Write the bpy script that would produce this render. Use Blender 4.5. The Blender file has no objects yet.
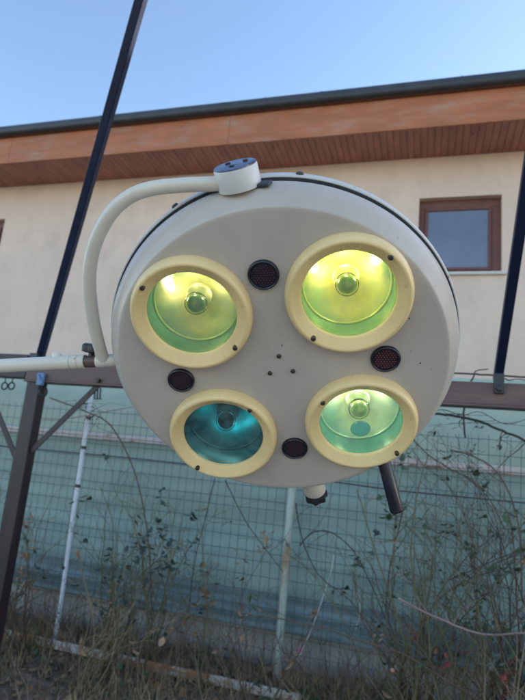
import bpy, math, random
from mathutils import Vector, Matrix
from mathutils.geometry import delaunay_2d_cdt
from mathutils import noise as mnoise
R_ = math.radians
S = bpy.context.scene
col = S.collection

# ------------------------------------------------------------------ camera
CAMZ = 1.6
# columns: world X, Y, Z axes expressed from the camera frame (rows of M are world axes)
M = Matrix(((0.95725685, -0.02934792, 0.28774646),
            (0.27425879, -0.22391389, -0.93522440),
            (0.09187732, 0.97416696, -0.20629418)))
cd = bpy.data.cameras.new('camera'); cam = bpy.data.objects.new('camera', cd); col.objects.link(cam)
mw = M.to_4x4(); mw.translation = Vector((0, 0, CAMZ)); cam.matrix_world = mw
cd.sensor_fit = 'VERTICAL'; cd.sensor_height = 24.0; cd.sensor_width = 18.0
cd.lens = 540.0/700*24
cd.clip_start = 0.02; cd.clip_end = 500
cd.dof.use_dof = True; cd.dof.focus_distance = 0.96; cd.dof.aperture_fstop = 4.2
S.camera = cam
# ------------------------------------------------------------------ sky, sun, exposure
SUN_EL, SUN_AZ = R_(22), R_(56)        # azimuth clockwise from +Y
w = bpy.data.worlds.new('World'); S.world = w; w.use_nodes = True
nt = w.node_tree; nt.nodes.clear()
sky = nt.nodes.new('ShaderNodeTexSky'); sky.sky_type = 'NISHITA'; sky.sun_disc = False
sky.sun_elevation = SUN_EL; sky.sun_rotation = SUN_AZ
sky.air_density = 1.0; sky.dust_density = 0.5; sky.ozone_density = 1.5
bg = nt.nodes.new('ShaderNodeBackground'); bg.inputs[1].default_value = 0.15
wo = nt.nodes.new('ShaderNodeOutputWorld')
nt.links.new(sky.outputs[0], bg.inputs[0]); nt.links.new(bg.outputs[0], wo.inputs[0])
sd = bpy.data.lights.new('sun', 'SUN'); sd.energy = 4.5; sd.angle = R_(0.5); sd.color = (1, .93, .82)
so = bpy.data.objects.new('sun', sd); col.objects.link(so)
sv = Vector((math.sin(SUN_AZ)*math.cos(SUN_EL), math.cos(SUN_AZ)*math.cos(SUN_EL), math.sin(SUN_EL)))
so.rotation_euler = sv.to_track_quat('Z', 'Y').to_euler(); so.location = (0, 0, 20)
S.view_settings.view_transform = 'Standard'; S.view_settings.look = 'None'
S.view_settings.gamma = 1; S.view_settings.use_curve_mapping = False
S.view_settings.exposure = 1.36
S.render.engine = 'CYCLES'
S.cycles.max_bounces = 10; S.cycles.diffuse_bounces = 5; S.cycles.transparent_max_bounces = 12

# ------------------------------------------------------------------ helpers
def ray(px, py):
    return M @ Vector(((px-262.5)/540.0, -(py-350)/540.0, -1.0))
def at(px, py, Y):
    r = ray(px, py); return Vector((0, 0, CAMZ)) + r*(Y/r.y)

WL = {}
def wloc(o):
    v = Vector((0, 0, 0))
    while o is not None:
        v += o.location; o = o.parent
    return v
class MB:
    def __init__(s): s.v = []; s.f = []
    def add(s, vs, fs):
        n = len(s.v); s.v += [Vector(x) for x in vs]; s.f += [tuple(i+n for i in f) for f in fs]; return s
    def box(s, a, b, T=None):
        x0, y0, z0 = a; x1, y1, z1 = b
        vs = [Vector(p) for p in ((x0,y0,z0),(x1,y0,z0),(x1,y1,z0),(x0,y1,z0),(x0,y0,z1),(x1,y0,z1),(x1,y1,z1),(x0,y1,z1))]
        if T is not None: vs = [T @ p for p in vs]
        return s.add(vs, [(0,3,2,1),(4,5,6,7),(0,1,5,4),(1,2,6,5),(2,3,7,6),(3,0,4,7)])
    def tube(s, pts, rad, n=8, cap=True):
        pts = [Vector(p) for p in pts]
        if not isinstance(rad, (list, tuple)): rad = [rad]*len(pts)
        t0 = (pts[1]-pts[0]).normalized()
        up = Vector((0, 0, 1)) if abs(t0.z) < .9 else Vector((1, 0, 0))
        u = t0.cross(up).normalized()
        vs = []
        for i, p in enumerate(pts):
            a = pts[max(i-1, 0)]; b = pts[min(i+1, len(pts)-1)]
            t = (b-a).normalized()
            u = (u - t*u.dot(t)).normalized(); v = t.cross(u)
            for k in range(n):
                an = 2*math.pi*k/n
                vs.append(p + (u*math.cos(an)+v*math.sin(an))*rad[i])
        fs = []
        for i in range(len(pts)-1):
            for k in range(n):
                k2 = (k+1) % n
                fs.append((i*n+k, i*n+k2, (i+1)*n+k2, (i+1)*n+k))
        if cap:
            fs.append(tuple(range(n-1, -1, -1))); m = (len(pts)-1)*n
            fs.append(tuple(m+k for k in range(n)))
        return s.add(vs, fs)
    def bar(s, a, b, w_, h_, side=Vector((1, 0, 0))):
        a = Vector(a); b = Vector(b); t = (b-a).normalized()
        u = (side - t*side.dot(t)).normalized(); v = t.cross(u)
        vs = []
        for p in (a, b):
            for su, sv_ in ((-1,-1),(1,-1),(1,1),(-1,1)):
                vs.append(p + u*su*w_/2 + v*sv_*h_/2)
        return s.add(vs, [(0,1,2,3),(7,6,5,4),(0,4,5,1),(1,5,6,2),(2,6,7,3),(3,7,4,0)])
    def lathe(s, prof, T, n=64, a0=0.0):
        """prof: (r, h); revolve about local z, transformed by T"""
        vs = []; fs = []; idx = []
        for r, h in prof:
            if r < 1e-6:
                idx.append([len(vs)]); vs.append(T @ Vector((0, 0, h)))
            else:
                idx.append(list(range(len(vs), len(vs)+n)))
                for k in range(n):
                    a = a0+2*math.pi*k/n; vs.append(T @ Vector((r*math.cos(a), r*math.sin(a), h)))
        for i in range(len(prof)-1):
            A, B = idx[i], idx[i+1]
            for k in range(n):
                k2 = (k+1) % n
                if len(A) == 1 and len(B) == 1: continue
                if len(A) == 1: fs.append((A[0], B[k2], B[k]))
                elif len(B) == 1: fs.append((A[k], A[k2], B[0]))
                else: fs.append((A[k], A[k2], B[k2], B[k]))
        return s.add(vs, fs)
    def build(s, name, mat, parent=None, smooth=True, bevel=0, angle=35):
        c = Vector((0, 0, 0))
        lo = Vector([min(v[i] for v in s.v) for i in range(3)]); hi = Vector([max(v[i] for v in s.v) for i in range(3)])
        c = (lo+hi)/2
        if parent is None: c.z = lo.z
        me = bpy.data.meshes.new(name); me.from_pydata([v-c for v in s.v], [], s.f); me.update()
        o = bpy.data.objects.new(name, me); col.objects.link(o)
        o.location = c - (wloc(parent) if parent else Vector((0, 0, 0))); o.parent = parent
        if mat: me.materials.append(mat)
        if smooth:
            me.polygons.foreach_set('use_smooth', [True]*len(me.polygons))
            me.set_sharp_from_angle(angle=R_(angle))
        if bevel:
            b = o.modifiers.new('bevel', 'BEVEL'); b.width = bevel; b.segments = 2; b.limit_method = 'ANGLE'
        return o
def tag(o, label=None, cat=None, group=None, kind=None):
    if label: o['label'] = label
    if cat: o['category'] = cat
    if group: o['group'] = group
    if kind: o['kind'] = kind
    return o
def empty(name, loc, label, cat, group=None):
    o = bpy.data.objects.new(name, None); col.objects.link(o); o.location = loc; o.empty_display_size = .1
    return tag(o, label, cat, group)

# ------------------------------------------------------------------ materials
def mat(name, base, rough=.5, metal=0., var=.15, vscale=6., bump=.0, bscale=60., spec=.5, second=None, smask=(.55,.65), sscale=5., coat=0., stretch=None, sdet=6, w_=None):
    m = bpy.data.materials.new(name); m.use_nodes = True; t = m.node_tree; N = t.nodes; L = t.links
    p = N['Principled BSDF']; p.inputs['Roughness'].default_value = rough; p.inputs['Metallic'].default_value = metal
    p.inputs['Specular IOR Level'].default_value = spec
    if coat: p.inputs['Coat Weight'].default_value = coat; p.inputs['Coat Roughness'].default_value = .08
    tc = N.new('ShaderNodeTexCoord'); mp = N.new('ShaderNodeMapping'); L.new(tc.outputs['Object'], mp.inputs[0])
    if stretch: mp.inputs['Scale'].default_value = stretch
    nz = N.new('ShaderNodeTexNoise'); nz.inputs['Scale'].default_value = vscale; nz.inputs['Detail'].default_value = 6; nz.inputs['Roughness'].default_value = .6
    L.new(mp.outputs[0], nz.inputs['Vector'])
    mr = N.new('ShaderNodeMapRange'); mr.inputs[1].default_value = .3; mr.inputs[2].default_value = .7
    mr.inputs[3].default_value = 1-var; mr.inputs[4].default_value = 1+var; L.new(nz.outputs[0], mr.inputs[0])
    mx = N.new('ShaderNodeMix'); mx.data_type = 'RGBA'; mx.blend_type = 'MULTIPLY'; mx.inputs[0].default_value = 1
    mx.inputs[6].default_value = (*base, 1); L.new(mr.outputs[0], mx.inputs[7])
    out = mx.outputs[2]
    if second:
        n2 = N.new('ShaderNodeTexNoise'); n2.inputs['Scale'].default_value = sscale; n2.inputs['Detail'].default_value = sdet; n2.inputs['Roughness'].default_value = .65
        L.new(mp.outputs[0], n2.inputs['Vector'])
        r2 = N.new('ShaderNodeMapRange'); r2.inputs[1].default_value = smask[0]; r2.inputs[2].default_value = smask[1]; L.new(n2.outputs[0], r2.inputs[0])
        m2 = N.new('ShaderNodeMix'); m2.data_type = 'RGBA'; L.new(r2.outputs[0], m2.inputs[0]); L.new(out, m2.inputs[6]); m2.inputs[7].default_value = (*second, 1)
        out = m2.outputs[2]
    L.new(out, p.inputs['Base Color'])
    if var:
        rr = N.new('ShaderNodeMapRange'); rr.inputs[3].default_value = max(rough-.08, .03); rr.inputs[4].default_value = min(rough+.12, 1); L.new(nz.outputs[0], rr.inputs[0]); L.new(rr.outputs[0], p.inputs['Roughness'])
    if bump:
        nb = N.new('ShaderNodeTexNoise'); nb.inputs['Scale'].default_value = bscale; nb.inputs['Detail'].default_value = 5; L.new(mp.outputs[0], nb.inputs['Vector'])
        b = N.new('ShaderNodeBump'); b.inputs['Strength'].default_value = bump; b.inputs['Distance'].default_value = .01; L.new(nb.outputs[0], b.inputs['Height']); L.new(b.outputs[0], p.inputs['Normal'])
    m['p'] = 1
    return m
M_paint = mat('lamp_paint', (.50,.445,.395), .34, var=.03, vscale=9, bump=.015, bscale=6, second=(.42,.38,.32), smask=(.70,.80), sscale=38, spec=.5)
def wear(m, dark=(.12,.10,.08), scale=150, lo=.765, hi=.80):
    t = m.node_tree; N = t.nodes; L = t.links; p = N['Principled BSDF']
    src = p.inputs['Base Color'].links[0].from_socket; tc = [n for n in N if n.type == 'TEX_COORD'][0]
    nz = N.new('ShaderNodeTexNoise'); nz.inputs['Scale'].default_value = scale; nz.inputs['Detail'].default_value = 2; L.new(tc.outputs['Object'], nz.inputs['Vector'])
    mr = N.new('ShaderNodeMapRange'); mr.inputs[1].default_value = lo; mr.inputs[2].default_value = hi; L.new(nz.outputs[0], mr.inputs[0])
    mx = N.new('ShaderNodeMix'); mx.data_type = 'RGBA'; L.new(mr.outputs[0], mx.inputs[0]); L.new(src, mx.inputs[6]); mx.inputs[7].default_value = (*dark, 1)
    n3 = N.new('ShaderNodeTexNoise'); n3.inputs['Scale'].default_value = 5; n3.inputs['Detail'].default_value = 8; n3.inputs['Roughness'].default_value = .7; n3.inputs['Distortion'].default_value = .8; L.new(tc.outputs['Object'], n3.inputs['Vector'])
    m3 = N.new('ShaderNodeMapRange'); m3.inputs[1].default_value = .35; m3.inputs[2].default_value = .7; m3.inputs[3].default_value = 1.05; m3.inputs[4].default_value = .88; L.new(n3.outputs[0], m3.inputs[0])
    m4 = N.new('ShaderNodeMix'); m4.data_type = 'RGBA'; m4.blend_type = 'MULTIPLY'; m4.inputs[0].default_value = 1; L.new(mx.outputs[2], m4.inputs[6]); L.new(m3.outputs[0], m4.inputs[7])
    L.new(m4.outputs[2], p.inputs['Base Color'])
    r3 = N.new('ShaderNodeMapRange'); r3.inputs[1].default_value = .35; r3.inputs[2].default_value = .7; r3.inputs[3].default_value = .22; r3.inputs[4].default_value = .5; L.new(n3.outputs[0], r3.inputs[0]); L.new(r3.outputs[0], p.inputs['Roughness'])
wear(M_paint)
M_shell = mat('shell_paint', (.60,.58,.55), .3, var=.04, vscale=7)
M_arm = mat('arm_cream_paint', (.66,.61,.52), .33, var=.05, vscale=8, second=(.40,.33,.22), smask=(.70,.8), sscale=22)
M_ring = mat('ring_plastic', (.80,.60,.29), .26, var=.05, vscale=10, second=(.45,.34,.16), smask=(.68,.82), sscale=18)
wear(M_ring, (.50,.37,.18), 70, .70, .80); wear(M_arm, (.30,.24,.16), 110, .74, .80); wear(M_shell, (.3,.26,.22), 90, .74, .80)
M_blk = mat('black_plastic', (.016,.016,.02), .35, var=.2, vscale=30)
M_blkgloss = mat('black_gloss', (.010,.010,.020), .26, var=.2, vscale=30)
M_hole = mat('grille_hole', (.20,.04,.03), .6, var=.3, vscale=90)
M_hole2 = mat('grille_hole_dark', (.075,.02,.03), .6, var=.3, vscale=90)
M_steel = mat('steel', (.30,.30,.32), .35, metal=1, var=.2, vscale=60)
M_darksteel = mat('dark_screw', (.06,.05,.045), .45, metal=.7, var=.3, vscale=60)
M_bluecap = mat('cap_plate', (.17,.21,.30), .3, metal=.5, var=.2, vscale=30, second=(.05,.05,.07), smask=(.52,.6), sscale=40)
M_brownsleeve = mat('sleeve', (.09,.06,.05), .4, var=.2, vscale=30)
M_seam = mat('seam_gasket', (.03,.035,.045), .5, var=.2, vscale=20)
M_stucco = mat('stucco', (.77,.605,.495), .9, var=.06, vscale=.9, bump=.9, bscale=38, spec=.2, second=(.68,.535,.44), smask=(.45,.75), sscale=2.2, stretch=(1.2,1,.8))
M_soffit = mat('soffit_wood', (.36,.15,.11), .55, var=.28, vscale=5, bump=.3, bscale=30, second=(.08,.03,.022), smask=(.64,.72), sscale=9, stretch=(1.5,.35,1))
M_fascia = mat('fascia_wood', (.42,.145,.062), .6, var=.2, vscale=3, bump=.4, bscale=20, second=(.42,.25,.17), smask=(.50,.74), sscale=3.5, stretch=(.4,1,1.6))
M_gutter = mat('gutter_metal', (.045,.05,.06), .45, metal=.2, var=.2, vscale=4)
M_tile = mat('roof_tile', (.25,.10,.07), .8, var=.25, vscale=5)
M_wframe = mat('window_frame_wood', (.15,.05,.035), .45, var=.2, vscale=6, bump=.2, bscale=40)
M_sill = mat('sill_stone', (.62,.58,.54), .6, var=.1, vscale=10)
M_dark = mat('dark_reveal', (.30,.25,.22), .8, var=.1)
M_beam = mat('beam_paint', (.13,.078,.072), .5, var=.15, vscale=5, second=(.19,.115,.095), smask=(.5,.7), sscale=4, stretch=(.5,2,2), spec=.4)
M_post = mat('post_paint', (.022,.012,.016), .45, var=.2, vscale=6, second=(.045,.024,.024), smask=(.55,.7), sscale=7, stretch=(2,2,.3))
M_rod = mat('rod_navy', (.010,.016,.045), .45, var=.2, vscale=8, spec=.25)
M_rodside = M_rod
M_conc = mat('low_wall_concrete', (.46,.42,.39), .9, var=.2, vscale=3, bump=.6, bscale=25, second=(.34,.30,.28), smask=(.5,.65), sscale=4)
M_soil = mat('soil', (.13,.092,.062), .95, var=.4, vscale=5, bump=1, bscale=30, second=(.24,.17,.11), smask=(.5,.6), sscale=14)
M_yard = mat('yard_gravel', (.30,.26,.21), .95, var=.15, vscale=2, bump=.6, bscale=40)
M_wire = mat('fence_wire', (.075,.12,.12), .5, metal=.3, var=.2, vscale=20)
M_rail = mat('rail_paint', (.58,.50,.47), .6, var=.1, vscale=6, second=(.34,.15,.08), smask=(.56,.64), sscale=5, stretch=(.8,1,3), bump=.2)
M_lowrail = mat('low_board_paint', (.62,.56,.50), .6, var=.12, vscale=6, second=(.38,.17,.08), smask=(.46,.56), sscale=5, stretch=(.9,1,2.5), bump=.3)
M_fpost = mat('fence_post_paint', (.42,.50,.44), .55, var=.1, vscale=6, second=(.34,.24,.15), smask=(.46,.60), sscale=6, stretch=(1,1,.35), bump=.2)
M_wpole = mat('white_stake_paint', (.66,.68,.72), .5, var=.08, vscale=8, second=(.12,.10,.10), smask=(.62,.66), sscale=9, stretch=(.6,.6,1.6))
M_tmint = mat('mint_sheet', (.40,.475,.385), .55, var=.08, vscale=2, second=(.33,.41,.34), smask=(.5,.7), sscale=3, bump=.1, bscale=8)
M_tteal = mat('teal_sheet', (.26,.36,.325), .45, var=.1, vscale=2.2, second=(.20,.30,.295), smask=(.48,.7), sscale=1.6, bump=.5, bscale=5, stretch=(.35,1,2.2))
M_tblue = mat('blue_sheet', (.15,.215,.225), .38, var=.2, vscale=3, second=(.17,.24,.26), smask=(.42,.65), sscale=3, bump=.3, bscale=8, stretch=(.4,1,2))
M_stem = [mat('stem_green', (.14,.125,.06), .6, var=.3, vscale=8), mat('stem_brown', (.12,.075,.05), .7, var=.3, vscale=8),
          mat('stem_straw', (.24,.18,.105), .75, var=.3, vscale=8), mat('stem_dark', (.05,.035,.033), .7, var=.3, vscale=8), mat('stem_pink', (.30,.20,.18), .65, var=.2, vscale=8)]
def leafmat(name, c):
    m = mat(name, c, .55, var=.35, vscale=25); return m
M_leaf = [leafmat('leaf_green', (.05,.085,.04)), leafmat('leaf_dark', (.035,.06,.05)), leafmat('leaf_red', (.24,.05,.035)), leafmat('leaf_dry', (.30,.17,.09)), leafmat('leaf_grey', (.13,.15,.12))]
M_pink = mat('petal', (.60,.06,.20), .5)
M_hip = mat('rose_hip', (.55,.24,.13), .45)
M_grass = mat('dry_grass', (.32,.225,.12), .8, var=.4, vscale=7, second=(.06,.09,.03), smask=(.5,.6), sscale=3)
M_string = mat('string', (.55,.55,.56), .7)
M_blueclip = mat('blue_clip', (.12,.24,.42), .4)

def glassmat(name, tint, refl=.10, ior=1.5):
    m = bpy.data.materials.new(name); m.use_nodes = True; t = m.node_tree; N = t.nodes; L = t.links; N.clear()
    o = N.new('ShaderNodeOutputMaterial'); tr = N.new('ShaderNodeBsdfTransparent'); tr.inputs[0].default_value = (*tint, 1)
    g = N.new('ShaderNodeBsdfGlossy'); g.inputs['Roughness'].default_value = .03
    fr = N.new('ShaderNodeFresnel'); fr.inputs[0].default_value = ior
    ad = N.new('ShaderNodeMath'); ad.operation = 'ADD'; ad.inputs[1].default_value = refl; ad.use_clamp = True
    mx = N.new('ShaderNodeMixShader'); L.new(fr.outputs[0], ad.inputs[0]); L.new(ad.outputs[0], mx.inputs[0]); L.new(tr.outputs[0], mx.inputs[1]); L.new(g.outputs[0], mx.inputs[2]); L.new(mx.outputs[0], o.inputs[0])
    return m
def frontglass(name, tint):
    m = glassmat(name, tint, .05); t = m.node_tree; N = t.nodes; L = t.links
    o = [n for n in N if n.type == 'OUTPUT_MATERIAL'][0]; src = o.inputs[0].links[0].from_socket
    d = N.new('ShaderNodeBsdfDiffuse'); d.inputs[0].default_value = (.62*tint[0], .66*tint[1], .62*tint[2], 1)
    tc = N.new('ShaderNodeTexCoord'); nz = N.new('ShaderNodeTexNoise'); nz.inputs['Scale'].default_value = 26; nz.inputs['Detail'].default_value = 5; nz.inputs['Distortion'].default_value = 1.2
    L.new(tc.outputs['Object'], nz.inputs['Vector'])
    mr = N.new('ShaderNodeMapRange'); mr.inputs[1].default_value = .35; mr.inputs[2].default_value = .75; mr.inputs[3].default_value = .03; mr.inputs[4].default_value = .26; L.new(nz.outputs[0], mr.inputs[0])
    mx = N.new('ShaderNodeMixShader'); L.new(mr.outputs[0], mx.inputs[0]); L.new(src, mx.inputs[1]); L.new(d.outputs[0], mx.inputs[2]); L.new(mx.outputs[0], o.inputs[0])
    return m
def dichroic(name, c_face, c_mid, c_edge, rough=.22, diff=.45):
    """coated reflector: reflected tints put into a colour that shifts with radius and viewing angle, part mirror part milky"""
    m = bpy.data.materials.new(name); m.use_nodes = True; t = m.node_tree; N = t.nodes; L = t.links; N.clear()
    o = N.new('ShaderNodeOutputMaterial'); lw = N.new('ShaderNodeLayerWeight'); lw.inputs[0].default_value = .5
    cr = N.new('ShaderNodeValToRGB'); e = cr.color_ramp.elements
    e[0].position = .08; e[0].color = (*c_face, 1); e[1].position = .75; e[1].color = (*c_edge, 1)
    k = cr.color_ramp.elements.new(.38); k.color = (*c_mid, 1)
    tc = N.new('ShaderNodeTexCoord'); nz = N.new('ShaderNodeTexNoise'); nz.inputs['Scale'].default_value = 14; nz.inputs['Detail'].default_value = 3
    L.new(tc.outputs['Object'], nz.inputs['Vector'])
    ma = N.new('ShaderNodeMath'); ma.operation = 'MULTIPLY_ADD'; ma.inputs[1].default_value = 1.1; ma.inputs[2].default_value = -.52
    L.new(nz.outputs[0], ma.inputs[0])
    a2 = N.new('ShaderNodeMath'); a2.operation = 'ADD'; L.new(ma.outputs[0], a2.inputs[0]); vl = N.new('ShaderNodeVectorMath'); vl.operation = 'LENGTH'; L.new(tc.outputs['Object'], vl.inputs[0])
    vr = N.new('ShaderNodeMapRange'); vr.inputs[1].default_value = .026; vr.inputs[2].default_value = .078; L.new(vl.outputs['Value'], vr.inputs[0])
    av = N.new('ShaderNodeMath'); av.operation = 'MULTIPLY_ADD'; av.inputs[1].default_value = .35; L.new(lw.outputs['Facing'], av.inputs[0]); v6 = N.new('ShaderNodeMath'); v6.operation = 'MULTIPLY'; v6.inputs[1].default_value = .65; L.new(vr.outputs[0], v6.inputs[0]); L.new(v6.outputs[0], av.inputs[2])
    L.new(av.outputs[0], a2.inputs[1]); L.new(a2.outputs[0], cr.inputs[0])
    d = N.new('ShaderNodeBsdfDiffuse'); g = N.new('ShaderNodeBsdfGlossy'); g.inputs['Roughness'].default_value = rough
    mx = N.new('ShaderNodeMixShader'); mx.inputs[0].default_value = 1-diff
    L.new(cr.outputs[0], d.inputs[0]); L.new(cr.outputs[0], g.inputs[0]); L.new(d.outputs[0], mx.inputs[1]); L.new(g.outputs[0], mx.inputs[2]); L.new(mx.outputs[0], o.inputs[0])
    return m

# ------------------------------------------------------------------ ground
def gz(x, y):
    t = min(max((y-2.2)/1.5, 0), 1); t = t*t*(3-2*t)
    k = 1.0 if 1.5 < y < 5 else 0.0
    return .20*t + k*t*(mnoise.noise(Vector((x*2.2, y*2.2, 0)))*.03 + mnoise.noise(Vector((x*9, y*9, 3)))*.014)
g = MB()
xs = [-60, -20, -8] + [-6+.08*i for i in range(126)] + [8, 20, 60]
ys = [1.4+.06*i for i in range(46)]
ys = [y for y in ys if y < 4.12] + [4.12, 7.7, 30, 60]
nx = len(xs)
g.add([(x, y, gz(x, y)) for y in ys for x in xs], [(j*nx+i, j*nx+i+1, (j+1)*nx+i+1, (j+1)*nx+i) for j in range(len(ys)-1) for i in range(nx-1)])
tag(g.build('garden_soil', M_soil), kind='structure')
g = MB(); g.add([(-60,-60,0),(60,-60,0),(60,1.4,0),(-60,1.4,0)], [(0,1,2,3)])
tag(g.build('yard', M_yard), kind='structure')

# ------------------------------------------------------------------ house
HY = 7.6
hx0, hx1 = -16.0, 14.0
house = empty('house', (-2, HY+3, .2), 'beige stucco house with brown wooden eaves and a dark gutter, behind the garden fence', 'house')
W0 = at(419.5, 199, HY); W1 = at(502, 272, HY)
wins = [(W0.x, W1.x, W1.z, W0.z+.01), (at(3, 230, HY).x-1.1, at(3, 230, HY).x, W1.z, W0.z+.01)]
wl = MB()
cuts = sorted([hx0, hx1] + [v for a in wins for v in a[:2]])
z0, z1 = .0, 6.30
def wallq(xa, xb, za, zb):
    wl.add([(xa,HY,za),(xb,HY,za),(xb,HY,zb),(xa,HY,zb)], [(0,1,2,3)])
for xa, xb in zip(cuts[:-1], cuts[1:]):
    w_in = [a for a in wins if a[0] <= xa+1e-6 and a[1] >= xb-1e-6]
    if w_in:
        wallq(xa, xb, z0, w_in[0][2]); wallq(xa, xb, w_in[0][3], z1)
    else:
        wallq(xa, xb, z0, w_in[0][2] if w_in else W1.z); wallq(xa, xb, W1.z, W0.z+.01); wallq(xa, xb, W0.z+.01, z1)
for a in wins:   # reveals
    xa, xb, za, zb = a; D = .2
    wl.add([(xa,HY,za),(xa,HY,zb),(xa,HY+D,zb),(xa,HY+D,za)], [(0,1,2,3)])
    wl.add([(xb,HY,za),(xb,HY,zb),(xb,HY+D,zb),(xb,HY+D,za)], [(3,2,1,0)])
    wl.add([(xa,HY,zb),(xb,HY,zb),(xb,HY+D,zb),(xa,HY+D,zb)], [(0,1,2,3)])
    wl.add([(xa,HY,za),(xb,HY,za),(xb,HY+D,za),(xa,HY+D,za)], [(3,2,1,0)])
# side and back walls
wl.add([(hx0,HY,0),(hx0,HY+7,0),(hx0,HY+7,z1),(hx0,HY,z1)], [(0,1,2,3)])
wl.add([(hx1,HY,0),(hx1,HY+7,0),(hx1,HY+7,z1),(hx1,HY,z1)], [(3,2,1,0)])
wl.add([(hx0,HY+7,0),(hx1,HY+7,0),(hx1,HY+7,z1),(hx0,HY+7,z1)], [(3,2,1,0)])
wl.build('wall', M_stucco, house, smooth=False)
M_pane = mat('window_pane', (.10,.115,.155), .10, var=.25, vscale=1.5, spec=1.0, coat=1.0)
for xa, xb, za, zb in wins:
    f = MB(); t = .085; y0, y1 = HY+.10, HY+.17
    f.box((xa+.002,y0,zb-.13),(xb-.002,y1,zb-.002)); f.box((xa+.002,y0,za+.002),(xb-.002,y1,za+.06))
    f.box((xa+.002,y0,za+.06),(xa+t,y1,zb-.13)); f.box((xb-t-.04,y0,za+.06),(xb-.002,y1,zb-.13))
    fr = f.build('window', M_wframe, house, bevel=.006)
    f = MB(); i0, i1, k0, k1 = xa+t+.002, xb-t-.042, za+.062, zb-.132; q = .045; y0 -= .025; y1 -= .02
    f.box((i0,y0,k1-q),(i1,y1,k1)); f.box((i0,y0,k0),(i1,y1,k0+q)); f.box((i0,y0,k0+q),(i0+q,y1,k1-q)); f.box((i1-q,y0,k0+q),(i1,y1,k1-q))
    f.build('sash', M_wframe, fr, bevel=.006)
    MB().box((i0+q-.005, y0+.02, k0+q-.005), (i1-q+.005, y0+.03, k1-q+.005)).build('pane', M_pane, fr, smooth=False)
    MB().box((xa-.05, HY-.05, za-.045), (xb+.05, HY+.10, za-.001)).build('sill', M_sill, fr, bevel=.005)
EY = 6.8
sf = MB(); rnd = random.Random(4); x = hx0-.4
while x < hx1+.4:
    dz = rnd.uniform(0, .003)
    sf.box((x, EY+.03, 6.300+dz), (x+.0875, HY+.02, 6.325+dz)); x += .094
sf.build('soffit', M_soffit, house, bevel=0, smooth=False)
f = MB(); x = hx0-.4
for L in (4.3, 5.1, 4.05, 4.6, 3.9, 4.2, 4.65):
    f.box((x, EY, 6.27), (x+L-.004, EY+.028, 6.76)); x += L
f.build('fascia_board', M_fascia, house, bevel=.004, smooth=False)
gt = MB(); gy = EY-.07
prof = [(-.068+.0, .07)] + [(-.068*math.cos(a), -.068*math.sin(a)-.0) for a in [R_(10*i) for i in range(0, 19)]] + [(.068, .07)]
def gutter(prof, x0, x1, yc, zc, th=.004):
    n = len(prof); vs = []
    for x in (x0, x1):
        for k in (0, 1):
            for (py, pz) in prof:
                s = 1-k*.06; vs.append((x, yc+py*s, zc+pz*(1 if not k else 1)+ (th if k else 0)))
    fs = []
    for k in range(n-1):
        fs += [(k, k+1, 2*n+k+1, 2*n+k), (n+k+1, n+k, 3*n+k, 3*n+k+1), (k+1, k, n+k, n+k+1)]
    return vs, fs
gt.add(*gutter(prof, hx0-.5, hx1+.5, gy, 6.83))
gut = gt.build('gutter', M_gutter, house)
for gx in (-13.2, -10.4, -7.9, -5.2, -2.4, -1.55, .35, 3.1, 5.9):
    b = MB(); p2 = [(a*1.06, c*1.03) for a, c in prof]; b.add(*gutter(p2, gx, gx+.035, gy, 6.83)); b.build('gutter_bracket', M_gutter, gut)
rf = MB()
rf.box((hx0-.5, EY-.06, 6.775), (hx1+.5, EY+.05, 6.80))
rf.add([(hx0-.5,EY-.06,6.803),(hx1+.5,EY-.06,6.803),(hx1+.5,EY+4.3,8.5),(hx0-.5,EY+4.3,8.5),(hx1+.5,EY+8.6,6.803),(hx0-.5,EY+8.6,6.803)], [(0,1,2,3),(3,2,4,5)])
rf.add([(hx0-.5,EY+.03,6.803),(hx0-.5,EY+4.3,8.5),(hx0-.5,EY+8.6,6.803)], [(0,1,2)]); rf.add([(hx1+.5,EY+.03,6.803),(hx1+.5,EY+4.3,8.5),(hx1+.5,EY+8.6,6.803)], [(2,1,0)])
rf.build('roof', M_tile, house, smooth=False)

# ------------------------------------------------------------------ low wall, sheets, fence
lw = MB(); lw.box((-7, 4.14, 0), (4, 4.30, .475))
o = lw.build('low_wall', M_conc, bevel=.01, smooth=False); tag(o, 'low grey concrete wall under the teal sheet at the back of the bed', 'wall')
def sheet(x0, x1, za, zb, Y, amp, fx, fz, seed, nx_=150, nz_=60, droop=.0):
    b = MB(); vs = []
    for j in range(nz_+1):
        for i in range(nx_+1):
            x = x0+(x1-x0)*i/nx_; z = za+(zb-za)*j/nz_
            d = mnoise.noise(Vector((x*fx, z*fz, seed)))*amp + mnoise.noise(Vector((x*fx*3, z*fz*3, seed+9)))*amp*.35
            e = mnoise.noise(Vector((x*1.7, seed, 0)))*droop if j == 0 else 0
            vs.append((x, Y+d, z+e))
    b.add(vs, [(j*(nx_+1)+i, j*(nx_+1)+i+1, (j+1)*(nx_+1)+i+1, (j+1)*(nx_+1)+i) for j in range(nz_) for i in range(nx_)])
    return b
scr = empty('privacy_screen', (-1.5, 4.12, .5), 'pale teal plastic sheeting stretched along the back of the garden behind the wire fence', 'screen')
def solid(o, t=.002):
    m = o.modifiers.new('solidify', 'SOLIDIFY'); m.thickness = t; return o
solid(sheet(-6.5, 3.5, 1.66, 2.34, 4.10, .012, .9, 2, 1, nz_=20).build('top_sheet', M_tmint, scr, angle=180))
solid(sheet(-6.5, 3.5, .55, 1.74, 4.06, .030, .55, 3.2, 5).build('middle_sheet', M_tteal, scr, angle=180))
solid(sheet(-6.5, 3.5, .46, .70, 4.02, .030, .5, 7, 11, nz_=30, droop=.03).build('bottom_sheet', M_tblue, scr, angle=180))

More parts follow.
